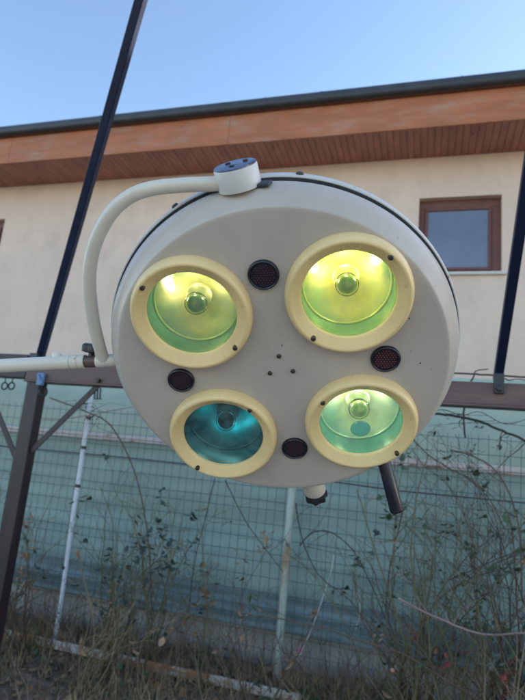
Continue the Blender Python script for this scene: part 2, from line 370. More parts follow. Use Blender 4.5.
fence = empty('wire_fence', (-1.5, 3.95, .2), 'green wire mesh garden fence with a pinkish painted rail and rusty posts', 'fence')
b = MB(); rnd = random.Random(7)
x = -5.2
ztop = 1.93
while x < 2.6:
    ox = [rnd.uniform(-.004, .004) for _ in range(5)]
    b.tube([(x+ox[i]*1.2, 3.96+ox[(i+1) % 5], (.14+(ztop-.14)*i/4)) for i in range(5)], .0018, 4, cap=False); x += .0655
z = .2; k = 0
while z < ztop:
    b.tube([(xx, 3.957+rnd.uniform(-.003,.003), z+rnd.uniform(-.004,.004)) for xx in [-5.2+.4*i for i in range(20)]], .0019, 4, cap=False)
    z += .1 if k % 4 else .06; k += 1
b.build('wire_mesh', M_wire, fence)
b = MB(); b.bar((-5.2, 3.99, 1.70), (2.6, 3.99, 1.715), .03, .052, Vector((0,1,0))); b.build('rail', M_rail, fence, bevel=.004)
b = MB(); pw = [at(x_, y_, 3.9) for x_, y_ in ((-60,440),(35,449),(130,458),(262,472),(400,491),(525,503),(600,510))]; b.tube(pw, .005, 6); b.build('tension_wire', M_stem[3], fence)
cx_ = at(286.5, 560, 3.9).x
b = MB(); b.tube([(cx_-.004, 3.9, .05), (cx_, 3.9, 1.0), (cx_+.002, 3.9, 1.98)], .029, 14); b.build('post', M_fpost, fence)
for px_ in (-4.2, 2.25):
    b = MB(); b.tube([(px_, 3.9, .05), (px_, 3.9, 1.98)], .029, 14); b.build('post', M_fpost, fence)

b = MB(); a0_, a1_ = at(-60, 619, 3.6), at(300, 699, 3.6)
n = 24; rnd = random.Random(2)
for i in range(n):
    p = a0_.lerp(a1_, i/n); q = a0_.lerp(a1_, (i+1)/n)
b.bar(a0_, a1_, .022, .055, Vector((0,1,0)))
tag(b.build('edging_board', M_lowrail, bevel=.004), 'long flaking white and rust board lying low through the rose bed', 'board')

# white stake
b = MB(); wx = at(71, 530, 3.7).x
pts = [(-2.495, 3.7, .0), (-2.49, 3.7, .5), (-2.505, 3.7, 1.1), (-2.512, 3.7, 1.7), (-2.514, 3.7, 2.03)]
stake = empty('plant_stake', (-2.495, 3.7, 0), 'thin white plastic stake standing beside the brown post', 'stake')
b.tube(pts, .0165, 10); b.build('pole', M_wpole, stake)
for zz in (.72, 1.31, 1.60, 1.83):
    b = MB(); b.lathe([(.0175,-.012),(.021,-.01),(.021,.01),(.0175,.012)], Matrix.Translation((-2.506, 3.7, zz)), 10); b.build('tie', M_blk, stake)

# ------------------------------------------------------------------ pergola
perg = empty('pergola', (-2.46, 3.0, 0), 'brown metal pergola frame with a beam across, a post and dark sloping bars', 'pergola')
b = MB(); b.box((-2.512, 2.96, 0), (-2.412, 3.04, 2.0)); b.build('post', M_post, perg, bevel=.004)
b = MB(); b.box((-2.53, 2.955, 2.003), (3.2, 3.045, 2.118)); b.box((-2.53, 2.945, 1.990), (3.2, 3.05, 2.0025)); b.build('beam', M_beam, perg, bevel=.003)
b = MB(); b.box((-5.2, 2.955, 2.015), (-2.534, 3.045, 2.172)); b.build('beam', M_post, perg, bevel=.003)
b = MB(); b.box((3.1, 2.95, 0), (3.2, 3.05, 1.989)); b.build('post', M_post, perg, bevel=.004)
b = MB(); b.bar((-2.405, 2.985, 1.545), (-1.955, 2.985, 2.03), .008, .038, Vector((0,1,0))); br = b.build('brace', M_post, perg, bevel=.002)
b = MB(); b.tube([(-1.965, 2.93, 2.02), (-1.965, 2.99, 2.02)], .014, 6); b.build('bolt', M_darksteel, br)
b = MB(); b.bar((-2.516, 2.985, 1.50), (-2.90, 2.985, 2.01), .008, .038, Vector((0,1,0))); b.build('brace', M_post, perg, bevel=.002)
for P0, P1, w_ in (((40,358,3.0),(141,0,1.9),.047), ((497.5,381,3.0),(525,195,2.2),.044)):
    A = at(*P0); B = at(*P1); d = (B-A)
    E = A + d*(2.3 if P0[0] < 100 else 3.3)
    b = MB(); b.bar(A, E, w_, w_, Vector((1,0,0))); rd = b.build('sloping_bar', M_rod, perg, bevel=.004)
    if P0[0] > 100:
        b = MB(); b.box((A.x-.024, 2.93, A.z-.075), (A.x+.024, 2.954, A.z+.03)); b.tube([(A.x, 2.915, A.z-.05), (A.x, 2.93, A.z-.05)], .016, 6); b.build('bracket', M_blk, rd, bevel=.003)
    else:
        b = MB(); b.box((A.x-.03, 2.93, A.z-.04), (A.x+.03, 3.02, A.z+.02)); b.build('bracket', M_blk, rd, bevel=.003)
# small clips and rings on the post and beam
b = MB(); c = at(39.5, 379, 2.93); b.box((c.x-.018, 2.925, c.z-.04), (c.x+.028, 2.949, c.z+.04)); b.tube([(c.x-.01, 2.915, c.z+.03), (c.x+.035, 2.915, c.z-.03)], .008, 8)
tag(b.build('clip', M_blueclip, bevel=.004), 'small blue clip fixed where the brown post meets the beam', 'clip')
def ring(c, r, t, nrm=Vector((0,1,0)), n=20):
    b = MB(); u = Vector((1,0,0)); v = Vector((0,0,1)); pts = [c + (u*math.cos(2*math.pi*i/n)+v*math.sin(2*math.pi*i/n))*r for i in range(n+1)]
    b.tube(pts, t, 6, cap=False); return b
c = at(43, 392, 2.96); b = ring(c, .028, .008); b.tube([c+Vector((-.02,0,.03)), c+Vector((.0,0,.065))], .007, 6); tag(b.build('ring', M_blk), 'black metal ring hanging right of the brown post under the blue clip', 'ring')
for (qx, qy), lb in (((4.5,386),'left black ring of the pair hanging under the beam at the picture edge'), ((11.5,386),'black ring nearer the post in the pair hanging under the beam')):
    c = at(qx, qy, 3.05); b = ring(c, .024, .005); b.tube([c+Vector((0,0,.024)), c+Vector((.003,-.01,.07))], .004, 6); tag(b.build('ring', M_blk), lb, 'ring', 'rings hanging by the beam')
for k, qx in enumerate((95, 97.8, 100.6)):
    a = at(qx, 388, 3.0); c = at(qx-.6, 399, 3.0); b = MB(); b.tube([a, c, c+Vector((.012,0,.0))], .005, 6)
    tag(b.build('hook', M_blk), ['black hook under the beam nearest the white stake', 'middle of three black hooks under the beam', 'black hook farthest right of three under the beam'][k], 'hook', 'hooks under the beam')

# ------------------------------------------------------------------ surgical lamp
K = 1.2
RW = Matrix(((.978,.071,.196),(.190,-.686,-.702),(.085,.724,-.685)))
# re-orthonormalise
ax = Vector((.978,.190,.085)).normalized(); nz_ = Vector((.196,-.702,-.685)); nz_ = (nz_-ax*nz_.dot(ax)).normalized(); ay = nz_.cross(ax)
TL = Matrix(((ax.x,ay.x,nz_.x,0),(ax.y,ay.y,nz_.y,0),(ax.z,ay.z,nz_.z,0),(0,0,0,1)))
LC = Vector((-.23703771, .88660964, 1.76245639)); TL.translation = LC
def L3(x, y, h): return TL @ Vector((x, y, h))
def lpx(px_, py_, h):
    r = ray(px_, py_); o = Vector((0,0,CAMZ)); n_ = TL.to_3x3() @ Vector((0,0,1)); p0 = L3(0,0,h); t = (p0-o).dot(n_)/r.dot(n_); return o+r*t
armend = L3(-1.05, -.055, -.036)
lamp = empty('surgical_lamp', (armend.x, armend.y, 0), 'large round cream operating lamp head with four glass lenses on a curved arm', 'lamp')
HOLE = .0905; A0 = .1134; D_ = .18
LC4 = [(135,'UL'),(45,'UR'),(225,'LL'),(315,'LR')]
cen = {k: (D_*math.cos(R_(a)+A0), D_*math.sin(R_(a)+A0)) for a, k in LC4}
# front plate with holes
pts = []; edges = []
def loop(cx0, cy0, r, n):
    s = len(pts)
    for i in range(n):
        a = 2*math.pi*i/n; pts.append(Vector((cx0+r*math.cos(a), cy0+r*math.sin(a))))
        edges.append((s+i, s+(i+1) % n))
RF = .276
loop(0, 0, RF, 160)
for c in cen.values(): loop(c[0], c[1], HOLE, 64)
ov, oe, of, *_ = delaunay_2d_cdt(pts, edges, [], 0, 1e-6)
fp = MB(); keep = []
for f in of:
    m_ = sum((ov[i] for i in f), Vector((0, 0)))/3
    if all((m_-Vector(c)).length > HOLE*.998 for c in cen.values()) and m_.length < RF: keep.append(f)
fp.add([L3(v.x, v.y, 0) for v in ov], keep)
fp.lathe([(RF,0),(.2805,-.0002),(.2825,-.0009),(.2845,-.0028),(.289,-.0085),(.2945,-.0150),(.3000,-.0225),(.3040,-.0305),(.3062,-.039),(.3072,-.049),(.302,-.050),(.300,-.050)], TL, 160)
face = fp.build('front_shell', M_paint, lamp, angle=50)
b = MB(); b.lathe([(.300,-.049),(.3030,-.0505),(.3030,-.0562),(.3100,-.0566),(.3108,-.0592)], TL, 160); b.build('seam', M_seam, lamp)
b = MB(); prof_ = [(.3100,-.0588),(.3124,-.0590),(.3138,-.0612),(.3142,-.068),(.3130,-.078),(.3085,-.089),(.300,-.101),(.288,-.112),(.268,-.128),(.235,-.145),(.19,-.160),(.13,-.172),(.06,-.178),(0,-.18)]
b.lathe(prof_, TL, 160); back = b.build('back_shell', M_shell, lamp, angle=60)
def frame_at(p, d):
    d = d.normalized(); q = d.to_track_quat('Z', 'Y').to_matrix().to_4x4(); q.translation = p; return q
for deg in (83, 121, 300):
    a = R_(deg); c = L3(.3138*math.cos(a), .3138*math.sin(a), -.068); d = (L3(math.cos(a), math.sin(a), 0)-L3(0,0,0))
    b = MB(); b.lathe([(.0062,-.003),(.0062,.001),(.0045,.0032),(0,.0038)], frame_at(c, d), 12); b.build('screw', M_darksteel, back)
# lens assemblies
lenscol = {  # coating tints; what each bowl reflects is put into its colour
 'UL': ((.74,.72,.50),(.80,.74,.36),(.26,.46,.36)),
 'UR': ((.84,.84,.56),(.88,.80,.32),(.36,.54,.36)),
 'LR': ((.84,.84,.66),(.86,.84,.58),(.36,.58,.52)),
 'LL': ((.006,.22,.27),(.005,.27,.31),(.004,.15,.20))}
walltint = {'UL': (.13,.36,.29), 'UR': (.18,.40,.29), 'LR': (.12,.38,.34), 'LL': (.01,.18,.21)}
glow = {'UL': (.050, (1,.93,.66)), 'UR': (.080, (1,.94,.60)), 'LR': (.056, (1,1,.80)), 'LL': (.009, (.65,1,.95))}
scr_ang = {'UL': (141,-39), 'UR': (49,-129), 'LL': (51,-128), 'LR': (141,-42)}
M_ringin = M_ring
ringlab = {'UL': 'cream ring around the pale yellow-green upper left lens', 'UR': 'cream ring around the brightest yellow upper right lens', 'LL': 'cream ring around the dark teal lens', 'LR': 'cream ring around the pale green lower right lens'}
for a, k in LC4:
    c = cen[k]; T = TL @ Matrix.Translation((c[0], c[1], 0))
    b = MB()
    b.lathe([(.1000,-.002),(.1006,.004),(.1002,.010),(.0988,.0155),(.0966,.0195),(.0942,.0216),(.0915,.0222),(.0896,.0210),(.0800,.0128),(.0765,.0104),(.0750,.0088),(.0742,.006),(.0742,.001),(.0900,-.001),(.1000,-.002)], T, 96)
    rg = b.build('lens_ring', M_ring, lamp, angle=60); rg['label'] = ringlab[k]
    for sa in scr_ang[k]:
        s_ = R_(sa); q = T @ Vector((.0885*math.cos(s_), .0885*math.sin(s_), .0195))
        T2 = T.copy(); T2.translation = q
        b = MB(); b.lathe([(.0042,-.002),(.0042,.0035),(.003,.005),(0,.0053)], T2, 12); b.build('screw', M_darksteel, rg)
    # cylinder wall behind ring
    mw_ = mat('reflector_wall_'+k, walltint[k], .18, var=.15, vscale=20, spec=1.0)
    b = MB(); b.lathe([(.0738,.004),(.0742,-.010),(.0740,-.0375),(.0725,-.038)], T, 96); b.build('filter_ring', mw_, rg, angle=60)
    # bowl
    b = MB(); pr = []
    for i in range(15):
        t = i/14; r = .0725*(1-t); pr.append((max(r, 0 if i == 14 else .0), -.037-.050*(1-(r/.0725)**2)))
    b.lathe(pr, T, 96)
    cf, cm, ce = lenscol[k]
    b.build('reflector', dichroic('dichroic_'+k, cf, cm, ce, rough=.24 if k != 'LL' else .34, diff=.5 if k != 'LL' else .6), rg, angle=80)
    b = MB(); b.lathe([(.0738,-.0350),(.0722,-.0346),(.0706,-.0356),(.0702,-.0374),(.0716,-.0386)], T, 96)
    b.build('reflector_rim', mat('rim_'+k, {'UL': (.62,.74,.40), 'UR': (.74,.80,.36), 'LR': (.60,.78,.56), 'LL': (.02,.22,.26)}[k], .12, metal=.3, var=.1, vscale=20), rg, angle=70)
    # bulb: clear envelope over a dark core, collar and socket behind
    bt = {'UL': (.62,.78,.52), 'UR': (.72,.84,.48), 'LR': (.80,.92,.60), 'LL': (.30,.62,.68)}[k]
    b = MB(); b.lathe([(0,-.0545)]+[(.0195*math.sin(R_(q)), -.035-.0195*math.cos(R_(q))) for q in range(15, 180, 15)]+[(0,-.0155)], T, 40)
    bl = b.build('bulb', glassmat('bulb_glass_'+k, tuple(.5+.5*q for q in bt), .02, 1.06), rg, angle=60)
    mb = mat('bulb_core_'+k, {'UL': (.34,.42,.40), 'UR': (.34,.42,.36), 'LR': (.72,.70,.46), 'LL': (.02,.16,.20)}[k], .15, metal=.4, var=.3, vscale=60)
    b = MB(); b.lathe([(0,-.0525)]+[(.0160*math.sin(R_(q)), -.036-.0160*math.cos(R_(q))) for q in range(20, 180, 20)]+[(0,-.0198)], T, 32); b.build('bulb_core', mb, rg, angle=60)
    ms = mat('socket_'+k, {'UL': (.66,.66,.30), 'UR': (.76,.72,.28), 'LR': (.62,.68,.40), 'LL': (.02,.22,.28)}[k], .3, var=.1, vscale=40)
    b = MB(); b.lathe([(.009,-.056),(.0215,-.060),(.0225,-.064),(.0225,-.070),(.014,-.084),(.010,-.088)], T, 32); b.build('socket', ms, rg, angle=40)
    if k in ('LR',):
        T2 = T @ Matrix.Translation((.001, -.025, -.008)); b = MB(); b.lathe([(.0180,-.0008),(.0185,0),(.0180,.0008),(0,.0010)], T2, 32)  # tinted disc standing in for the bulb's blue reflection in the glass
        b.build('bulb_reflection', glassmat('reflection_blue', (.10,.50,.85), .10), rg, angle=60)
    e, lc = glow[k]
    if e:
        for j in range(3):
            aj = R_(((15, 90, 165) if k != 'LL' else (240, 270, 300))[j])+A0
            ld = bpy.data.lights.new('bowl_fill_light', 'POINT'); ld.energy = e/3; ld.color = lc; ld.shadow_soft_size = .006  # added point lights round the bulb, brightening the bowl and its highlights
            lo = bpy.data.objects.new('bowl_fill_light', ld); col.objects.link(lo)
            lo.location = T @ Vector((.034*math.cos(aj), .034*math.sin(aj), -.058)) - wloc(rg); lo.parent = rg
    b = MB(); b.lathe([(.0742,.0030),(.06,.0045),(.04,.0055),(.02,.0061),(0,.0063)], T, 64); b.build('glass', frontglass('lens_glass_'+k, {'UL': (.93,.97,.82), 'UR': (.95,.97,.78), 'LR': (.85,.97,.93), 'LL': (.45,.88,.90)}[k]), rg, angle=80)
# vents
for kdeg, r_ in ((90,.0250),(0,.0250),(270,.0245),(180,.0240)):
    a = R_(kdeg)+A0; dv = .1482*K
    T = TL @ Matrix.Translation((dv*math.cos(a), dv*math.sin(a), 0))
    b = MB(); b.lathe([(r_,-.001),(r_,.003),(r_*.97,.0052),(r_*.90,.0060),(r_*.84,.0052),(r_*.82,.0030),(0,.0034)], T, 40)
    vt = b.build('vent', M_blkgloss, lamp, angle=50)
    b = MB(); s_ = r_*.19
    for i in range(-5, 6):
        for j in range(-5, 6):
            x_ = (i+.5*(j % 2))*s_; y_ = j*s_*.87
            if math.hypot(x_, y_) < r_*.74:
                q = T @ Vector((x_, y_, .0038)); T2 = T.copy(); T2.translation = q
                b.lathe([(s_*.27,-.001),(s_*.27,.0003),(0,.0003)], T2, 6)
    b.build('grille', M_hole if kdeg == 0 else M_hole2, vt, smooth=False)
for sx, sy in ((-.0014,.0225),(-.0155,-.0062),(.0177,-.003)):
    T = TL @ Matrix.Translation((sx*K, sy*K, 0))
    b = MB(); b.lathe([(.0040,-.001),(.0040,.002),(.0026,.0036),(0,.0038)], T, 12); b.build('screw', M_darksteel, lamp)
# specks of dirt and tiny holes on the front
for sx, sy in ((.004,.048),(.21,.095),(.235,.01),(-.225,.06),(-.20,-.02)):
    T = TL @ Matrix.Translation((sx, sy, 0)); b = MB(); b.lathe([(.0014,-.0005),(.0013,.0003),(0,.0004)], T, 8)
    b.build('face_speck', M_darksteel, lamp)
# pivot cap on the rim
ca = R_(99.5); cdirv = (L3(math.cos(ca), math.sin(ca), 0)-L3(0,0,0))
cb = L3(-.052, .300, -.046)
T = frame_at(cb, cdirv)
b = MB(); b.lathe([(.0,.0),(.0335,.0),(.0335,.031),(.0325,.0325),(0,.0325)], T, 48); cap = b.build('pivot_cap', M_shell, lamp, angle=40)
b = MB(); b.lathe([(.0325,.0324),(.0325,.0345),(.031,.0355),(0,.0355)], T, 48); b.build('cap_plate', M_bluecap, cap, angle=40)
for sx, sy in ((.014,.010),(-.014,.006),(.002,-.016)):
    T2 = T @ Matrix.Translation((sx, sy, .0355)); b = MB(); b.lathe([(.0042,-.001),(.0042,.002),(0,.0028)], T2, 10); b.build('screw', M_blk, cap)
for sgn in (-1, 1):
    b = MB(); T2 = T @ Matrix.Translation((sgn*.036, 0, .0)); b.box((-.014,-.010,-.002),(.014,.010,.004), T2)
    b.build('flange', M_seam, cap, bevel=.002)
# yoke tube
ypx = [(104,361),(99,345),(93,318),(89.5,285),(91.5,258),(99,234),(112,212),(130,196.5),(152,188.5),(185,185),(222,183)]
raw = [lpx(x_, y_, -.040) for x_, y_ in ypx] + [cb + cdirv*.018]
def smooth_path(P, n=8):
    out = []
    for i in range(len(P)-1):
        p0 = P[max(i-1, 0)]; p1 = P[i]; p2 = P[i+1]; p3 = P[min(i+2, len(P)-1)]
        for j in range(n):
            t = j/n; out.append(.5*((2*p1)+(p2-p0)*t+(2*p0-5*p1+4*p2-p3)*t*t+(3*p1-p0-3*p2+p3)*t**3))
    out.append(P[-1]); return out
b = MB(); b.tube(smooth_path(raw), .0112, 20); b.build('yoke', M_arm, lamp, angle=60)
# horizontal arm: stub, sleeve, arm, knob
J = lpx(103, 361, -.040); J1 = lpx(97, 361.3, -.040); J2 = lpx(85.5, 361.6, -.040); J0 = lpx(122, 360, -.052)
E0 = lpx(0, 366, -.040); dirA = (E0-J2).normalized()
b = MB(); b.tube([J1, J, J0], .0122, 20); b.build('arm_stub', M_arm, lamp, angle=60)
b = MB(); b.tube([J1+dirA*-.002, J2-dirA*-.002], .0112, 20); b.build('sleeve', M_brownsleeve, lamp, angle=60)
AE = J2 + dirA*.78
b = MB(); b.tube([J2, J2+dirA*.012, J2+dirA*.0125, J2+dirA*.014, J2+dirA*.0145, J2+dirA*.026, J2+dirA*.0265, J2+dirA*.028, J2+dirA*.0285, AE], [.0132,.0132,.0122,.0122,.0132,.0132,.0122,.0122,.0132,.0132], 24)
arm = b.build('arm', M_arm, lamp, angle=40)
b = MB(); q = J2 + dirA*.058; b.tube([q+Vector((0,0,.009)), q+Vector((0,0,.017)), q+Vector((0,0,.020))], [.009,.009,.006], 12); b.build('cap_nut', M_arm, arm)
def knob(T, r, h, lobes, name, parent, m_=M_blk):
    b = MB(); n = lobes*8; vs = []; prof_k = [(.6,0),(1,.15),(1,.8),(.85,1),(.0,1)]
    def rr(a): return 1+.10*math.cos(lobes*a)
    rows = []
    for (pr_, ph) in prof_k[:-1]:
        rows.append([T @ Vector((r*pr_*rr(2*math.pi*i/n)*math.cos(2*math.pi*i/n), r*pr_*rr(2*math.pi*i/n)*math.sin(2*math.pi*i/n), h*ph)) for i in range(n)])
    vs = [v for rw in rows for v in rw]; fs = []
    for j in range(len(rows)-1):
        for i in range(n): fs.append((j*n+i, j*n+(i+1) % n, (j+1)*n+(i+1) % n, (j+1)*n+i))
    fs.append(tuple(range(n-1, -1, -1))); fs.append(tuple((len(rows)-1)*n+i for i in range(n)))
    b.add(vs, fs); return b.build(name, m_, parent, angle=40)
kb = (J1+J2)/2
b = MB(); b.tube([kb, kb+Vector((-.001,-.002,.016))], .006, 10); b.build('knob_stem', M_blk, lamp)
knob(frame_at(kb+Vector((-.001,-.004,.016)), Vector((.12,-.25,1))), .0165, .016, 5, 'arm_knob', lamp)
# pivot stub and knob at bottom of the rim
d_ = -cdirv; q = L3(.052, -.298, -.045)
b = MB(); b.lathe([(0,-.01),(.023,-.01),(.023,.036),(.018,.042),(0,.042)], frame_at(q, d_), 32); ps = b.build('pivot_stub', M_arm, lamp, angle=40)
knob(frame_at(q+d_*.042, d_), .0225, .017, 7, 'knob', ps)
# handle
h0 = lpx(383, 458, -.006); h1 = lpx(397.0, 512, .045)
hd = (h1-h0).normalized()
b = MB(); b.tube([h0-hd*.01, h0, h0+hd*.004, h1-hd*.004, h1-hd*.001, h1], [.0095,.0105,.0122,.0128,.0122,.0105], 24); b.build('handle', M_blkgloss, lamp, angle=50)
# stand that carries the arm, left of the picture
SP = Vector((AE.x, AE.y, 0)); lamp_origin_shift = SP
b = MB(); b.tube([SP+Vector((0,0,.10)), SP+Vector((0,0,AE.z+.12))], .021, 24); b.build('column', M_arm, lamp, angle=60)
b = MB(); b.lathe([(.0,-.03),(.034,-.03),(.034,.03),(0,.03)], Matrix.Translation(AE), 32); b.build('collar', M_blk, lamp, angle=40)
for i in range(5):
    a = 2*math.pi*i/5+.3; dd = Vector((math.cos(a), math.sin(a), 0))
    b = MB(); b.tube([SP+Vector((0,0,.12)), SP+dd*.32+Vector((0,0,.075))], [.022,.014], 12); lg = b.build('leg', M_arm, lamp)
    b = MB(); b.lathe([(0,-.012),(.030,-.012),(.034,-.006),(.034,.006),(.030,.012),(0,.012)], frame_at(SP+dd*.32+Vector((0,0,.034)), Vector((-dd.y, dd.x, 0))), 20); b.tube([SP+dd*.32+Vector((0,0,.034)), SP+dd*.32+Vector((0,0,.085))], .006, 8); b.build('castor', M_blk, lg)

# ------------------------------------------------------------------ plants
def leaf(b, p, size, rnd, wide=.6):
    d = Vector((rnd.uniform(-1,1), rnd.uniform(-1,1), rnd.uniform(-.7,.5))).normalized()
    s = d.cross(Vector((rnd.uniform(-.3,.3), rnd.uniform(-.3,.3), 1))).normalized(); up = d.cross(s)
    L = size; W = size*wide*.5
    b.add([p, p+d*L*.35+s*W+up*W*.25, p+d*L*.75+s*W*.75+up*W*.1, p+d*L-up*L*.12, p+d*L*.75-s*W*.75+up*W*.1, p+d*L*.35-s*W+up*W*.25, p+d*L*.5-up*L*.02],
          [(0,6,1),(1,6,2),(2,6,3),(3,6,4),(4,6,5),(5,6,0)])
def grow(b, lb, p, d, L, r, rnd, depth, droop=.25, leafp=.25, wob=.26, tips=None, lsize=.03):
    n = max(5, int(L/.07)); pts = [p.copy()]; rad = [r]; q = p.copy(); dd = d.normalized()
    for i in range(n):
        dd = (dd + Vector((rnd.uniform(-wob,wob), rnd.uniform(-wob,wob)*.6, rnd.uniform(-wob,wob)*.6-droop*(i/n)*.22))).normalized()
        if q.y+dd.y*L/n > 3.9: dd.y = -abs(dd.y)*.3; dd.normalize()
        if q.y+dd.y*L/n < 2.5: dd.y = abs(dd.y)*.5; dd.normalize()
        if q.z > 1.93: dd.z = -.1; dd.normalize()
        q = q+dd*(L/n); pts.append(q.copy()); rad.append(max(r*(1-.75*(i+1)/n), .0011))
        if depth > 0 and rnd.random() < .42 and i > 0:
            side = Vector((rnd.uniform(-1,1), rnd.uniform(-.6,.6), rnd.uniform(-.1,.8)))
            grow(b, lb, q, (dd*.8+side*.8), L*rnd.uniform(.25,.5)*(1-.4*i/n), rad[-1]*.65, rnd, depth-1, droop, leafp, wob*1.2, tips, lsize)
        if rnd.random() < leafp*.20*(.4+i/n):
            for _ in range(rnd.randint(2, 5)): leaf(lb, q+Vector((rnd.uniform(-.02,.02), rnd.uniform(-.02,.02), rnd.uniform(-.02,.02))), lsize*rnd.uniform(.6,1.3), rnd)
        elif rnd.random() < .3:   # thorn
            t = Vector((rnd.uniform(-1,1), rnd.uniform(-1,1), .2)).normalized()*.012
            b.tube([q, q+t], [.0018,.0004], 3, cap=False)
    b.tube(pts, rad, 5, cap=False)
    if tips is not None and depth <= 1: tips.append(q.copy())
def bush(name, label, cat, base, seed, nst, H, lean=(0,0), spread=.35, sm=0, lm=0, leafp=.2, r=.006, depth=2, group='bare rose bushes along the fence', droop=.25, lsize=.050, hips=0, hipmat=None):
    rnd = random.Random(seed); bx, by = base; z0_ = gz(bx, by)
    root = empty(name, (bx, by, z0_), label, cat, group)
    b = MB(); lb = MB(); tips = []
    for i in range(nst):
        a = rnd.uniform(0, 6.28); p = Vector((bx+rnd.uniform(-.06,.06), by+rnd.uniform(-.05,.05), z0_-.02))
        d = Vector((lean[0]+math.cos(a)*spread*rnd.uniform(.3,1), lean[1]+math.sin(a)*spread*.5, 1))
        grow(b, lb, p, d, H*rnd.uniform(.6,1.1), r*1.25*rnd.uniform(.6,1.15), rnd, depth, droop, leafp, .24, tips, lsize)
    b.build('stems', M_stem[sm], root, angle=180)
    if lb.v: lb.build('leaves', M_leaf[lm], root, smooth=False)
    for i in range(min(hips, len(tips))):
        q = tips[rnd.randrange(len(tips))]; T = Matrix.Translation(q)
        h = MB(); h.lathe([(0,-.012)]+[(.012*math.sin(R_(w2)), -.012*math.cos(R_(w2))) for w2 in range(30, 180, 30)]+[(0,.012)], T, 8); h.build('rose_hip' if hipmat is None else 'flower', hipmat or M_hip, root)
    return root
def gp(px_, Y):   # ground spot under pixel column
    return (at(px_, 600, Y).x, Y)
B = [
 ('bushy bare rose with brown stems around the white stake foot', gp(30,3.45), 7, 1.05, (.05,0), .5, 1, 3, .20, .005, 1),
 ('tall bare rose with olive canes left of the rusty fence post', gp(118,3.5), 8, 1.45, (.0,0), .35, 0, 1, .28, .006, 0),
 ('leafy dark rose climbing in front of the sheet below the pale rail', gp(150,3.62), 7, 1.25, (.12,0), .35, 0, 1, .30, .0055, 1),
 ('straw coloured dry rose leaning right beside the low board', gp(95,3.25), 7, .85, (.30,0), .45, 2, 3, .10, .0045, 0),
 ('thin green rose canes between the dark rose and the fence post', gp(215,3.6), 6, 1.0, (.05,0), .5, 0, 3, .14, .0045, 0),
 ('low tangle of brown rose twigs at the foot of the fence post', gp(262,3.4), 7, .65, (.0,0), .7, 1, 3, .12, .004, 0),
 ('fan of olive rose canes rising under the lamp handle', gp(408,3.5), 9, 1.35, (-.10,0), .38, 0, 4, .13, .006, 1),
 ('straight tall brown rose right of the lamp handle', gp(425,3.68), 5, 1.65, (-.02,0), .16, 1, 1, .12, .007, 0),
 ('spreading rose with green canes and reddish leaves', gp(470,3.45), 8, 1.5, (.05,0), .42, 0, 2, .06, .006, 1),
 ('large thorny rose with dark leaves at the right edge', gp(520,3.55), 9, 1.65, (-.16,0), .42, 1, 0, .26, .007, 1),
 ('dense pale dry rose in the bottom right corner', gp(505,3.25), 8, .95, (-.05,0), .45, 2, 4, .10, .005, 0),
 ('low brown twiggy rose between fence post and olive fan', gp(345,3.45), 6, .55, (.05,0), .8, 3, 3, .10, .004, 0),
 ('greenish rose just right of the brown post', gp(8,3.65), 6, 1.25, (.10,0), .35, 0, 1, .26, .005, 1),
 ('young dark rose beyond the left edge of the pergola post', gp(-35,3.6), 6, 1.3, (.05,0), .35, 0, 1, .2, .005, 0),
 ('tall dark-stemmed rose beyond the right edge', gp(565,3.5), 8, 1.7, (-.2,0), .4, 3, 0, .2, .007, 0)]
for i, (lb_, base, nst, H, lean, spr, sm, lm, lp, r, hp) in enumerate(B):
    bush('rose_bush', lb_, 'bush', base, 101+i*7, int(nst*1.2), H, lean, spr, sm, lm, lp, r, 2, hips=hp)
bush('rose_bush', 'small rose with a bright pink flower beside the rusty post', 'bush', gp(278,3.55), 991, 3, .38, (-.03,0), .15, 0, 0, .2, .004, 0, hips=1, hipmat=M_pink)

# single long canes
def cane(name, label, cat, pix, Y, r, m_, twigs=0, seed=1, taper=.5, group=None, leaves=None):
    P = [at(a, b_, Y if not isinstance(Y, (list, tuple)) else Y[i]) for i, (a, b_) in enumerate(pix)]
    P = smooth_path(P, 6); rnd = random.Random(seed); n = len(P)
    P = [p+Vector((rnd.uniform(-1,1), rnd.uniform(-1,1), rnd.uniform(-1,1)))*r*.35 for p in P]
    b = MB(); b.tube(P, [r*(1-taper*i/n) for i in range(n)], 6); lb = MB()
    for _ in range(twigs):
        q = P[rnd.randrange(2, n-1)]; grow(b, lb, q, Vector((rnd.uniform(-1,1), rnd.uniform(-.3,.1), rnd.uniform(-.6,1))), rnd.uniform(.12,.4), r*.4, rnd, 1, .2, .25)
    if lb.v:
        root = empty(name, P[0], label, cat, group); b.build('stem', m_, root, angle=180); lb.build('leaves', M_leaf[leaves or 1], root, smooth=False)
    else: tag(b.build(name, m_, angle=180), label, cat, group)
cane('vine_cane', 'thick dark vine arching down to the right under the beam', 'vine', [(393,414),(425,413.5),(455,416),(480,422),(503,431),(530,443)], 3.45, .0085, M_stem[3], 5, 3, .1)
cane('vine_cane', 'short dark vine hanging from the beam onto the arching vine', 'vine', [(464.5,404),(463.5,420),(465,438)], 3.3, .006, M_stem[3], 0, 4, .1)
cane('vine_cane', 'thin wavy twig above the thick dark vine', 'vine', [(410,416),(430,411),(445,410),(462,415),(480,412),(505,424),(530,418)], 3.5, .0035, M_stem[3], 6, 5)
cane('vine_cane', 'pinkish bare cane sagging across the right foreground', 'vine', [(398,598),(420,610),(445,621),(470,631),(492,635),(530,632)], 3.2, .006, M_stem[4], 4, 6, .2)
cane('vine_cane', 'dark cane bowing from the rusty post to the dark sheet', 'vine', [(296,503),(299,525),(306,550),(318,574),(336,590)], 3.75, .005, M_stem[3], 1, 7)
cane('vine_cane', 'thin dark cane arching right of the rusty post', 'vine', [(300,545),(312,533),(330,532),(350,547),(362,566),(378,600),(392,640)], 3.7, .0045, M_stem[3], 3, 8, .2)
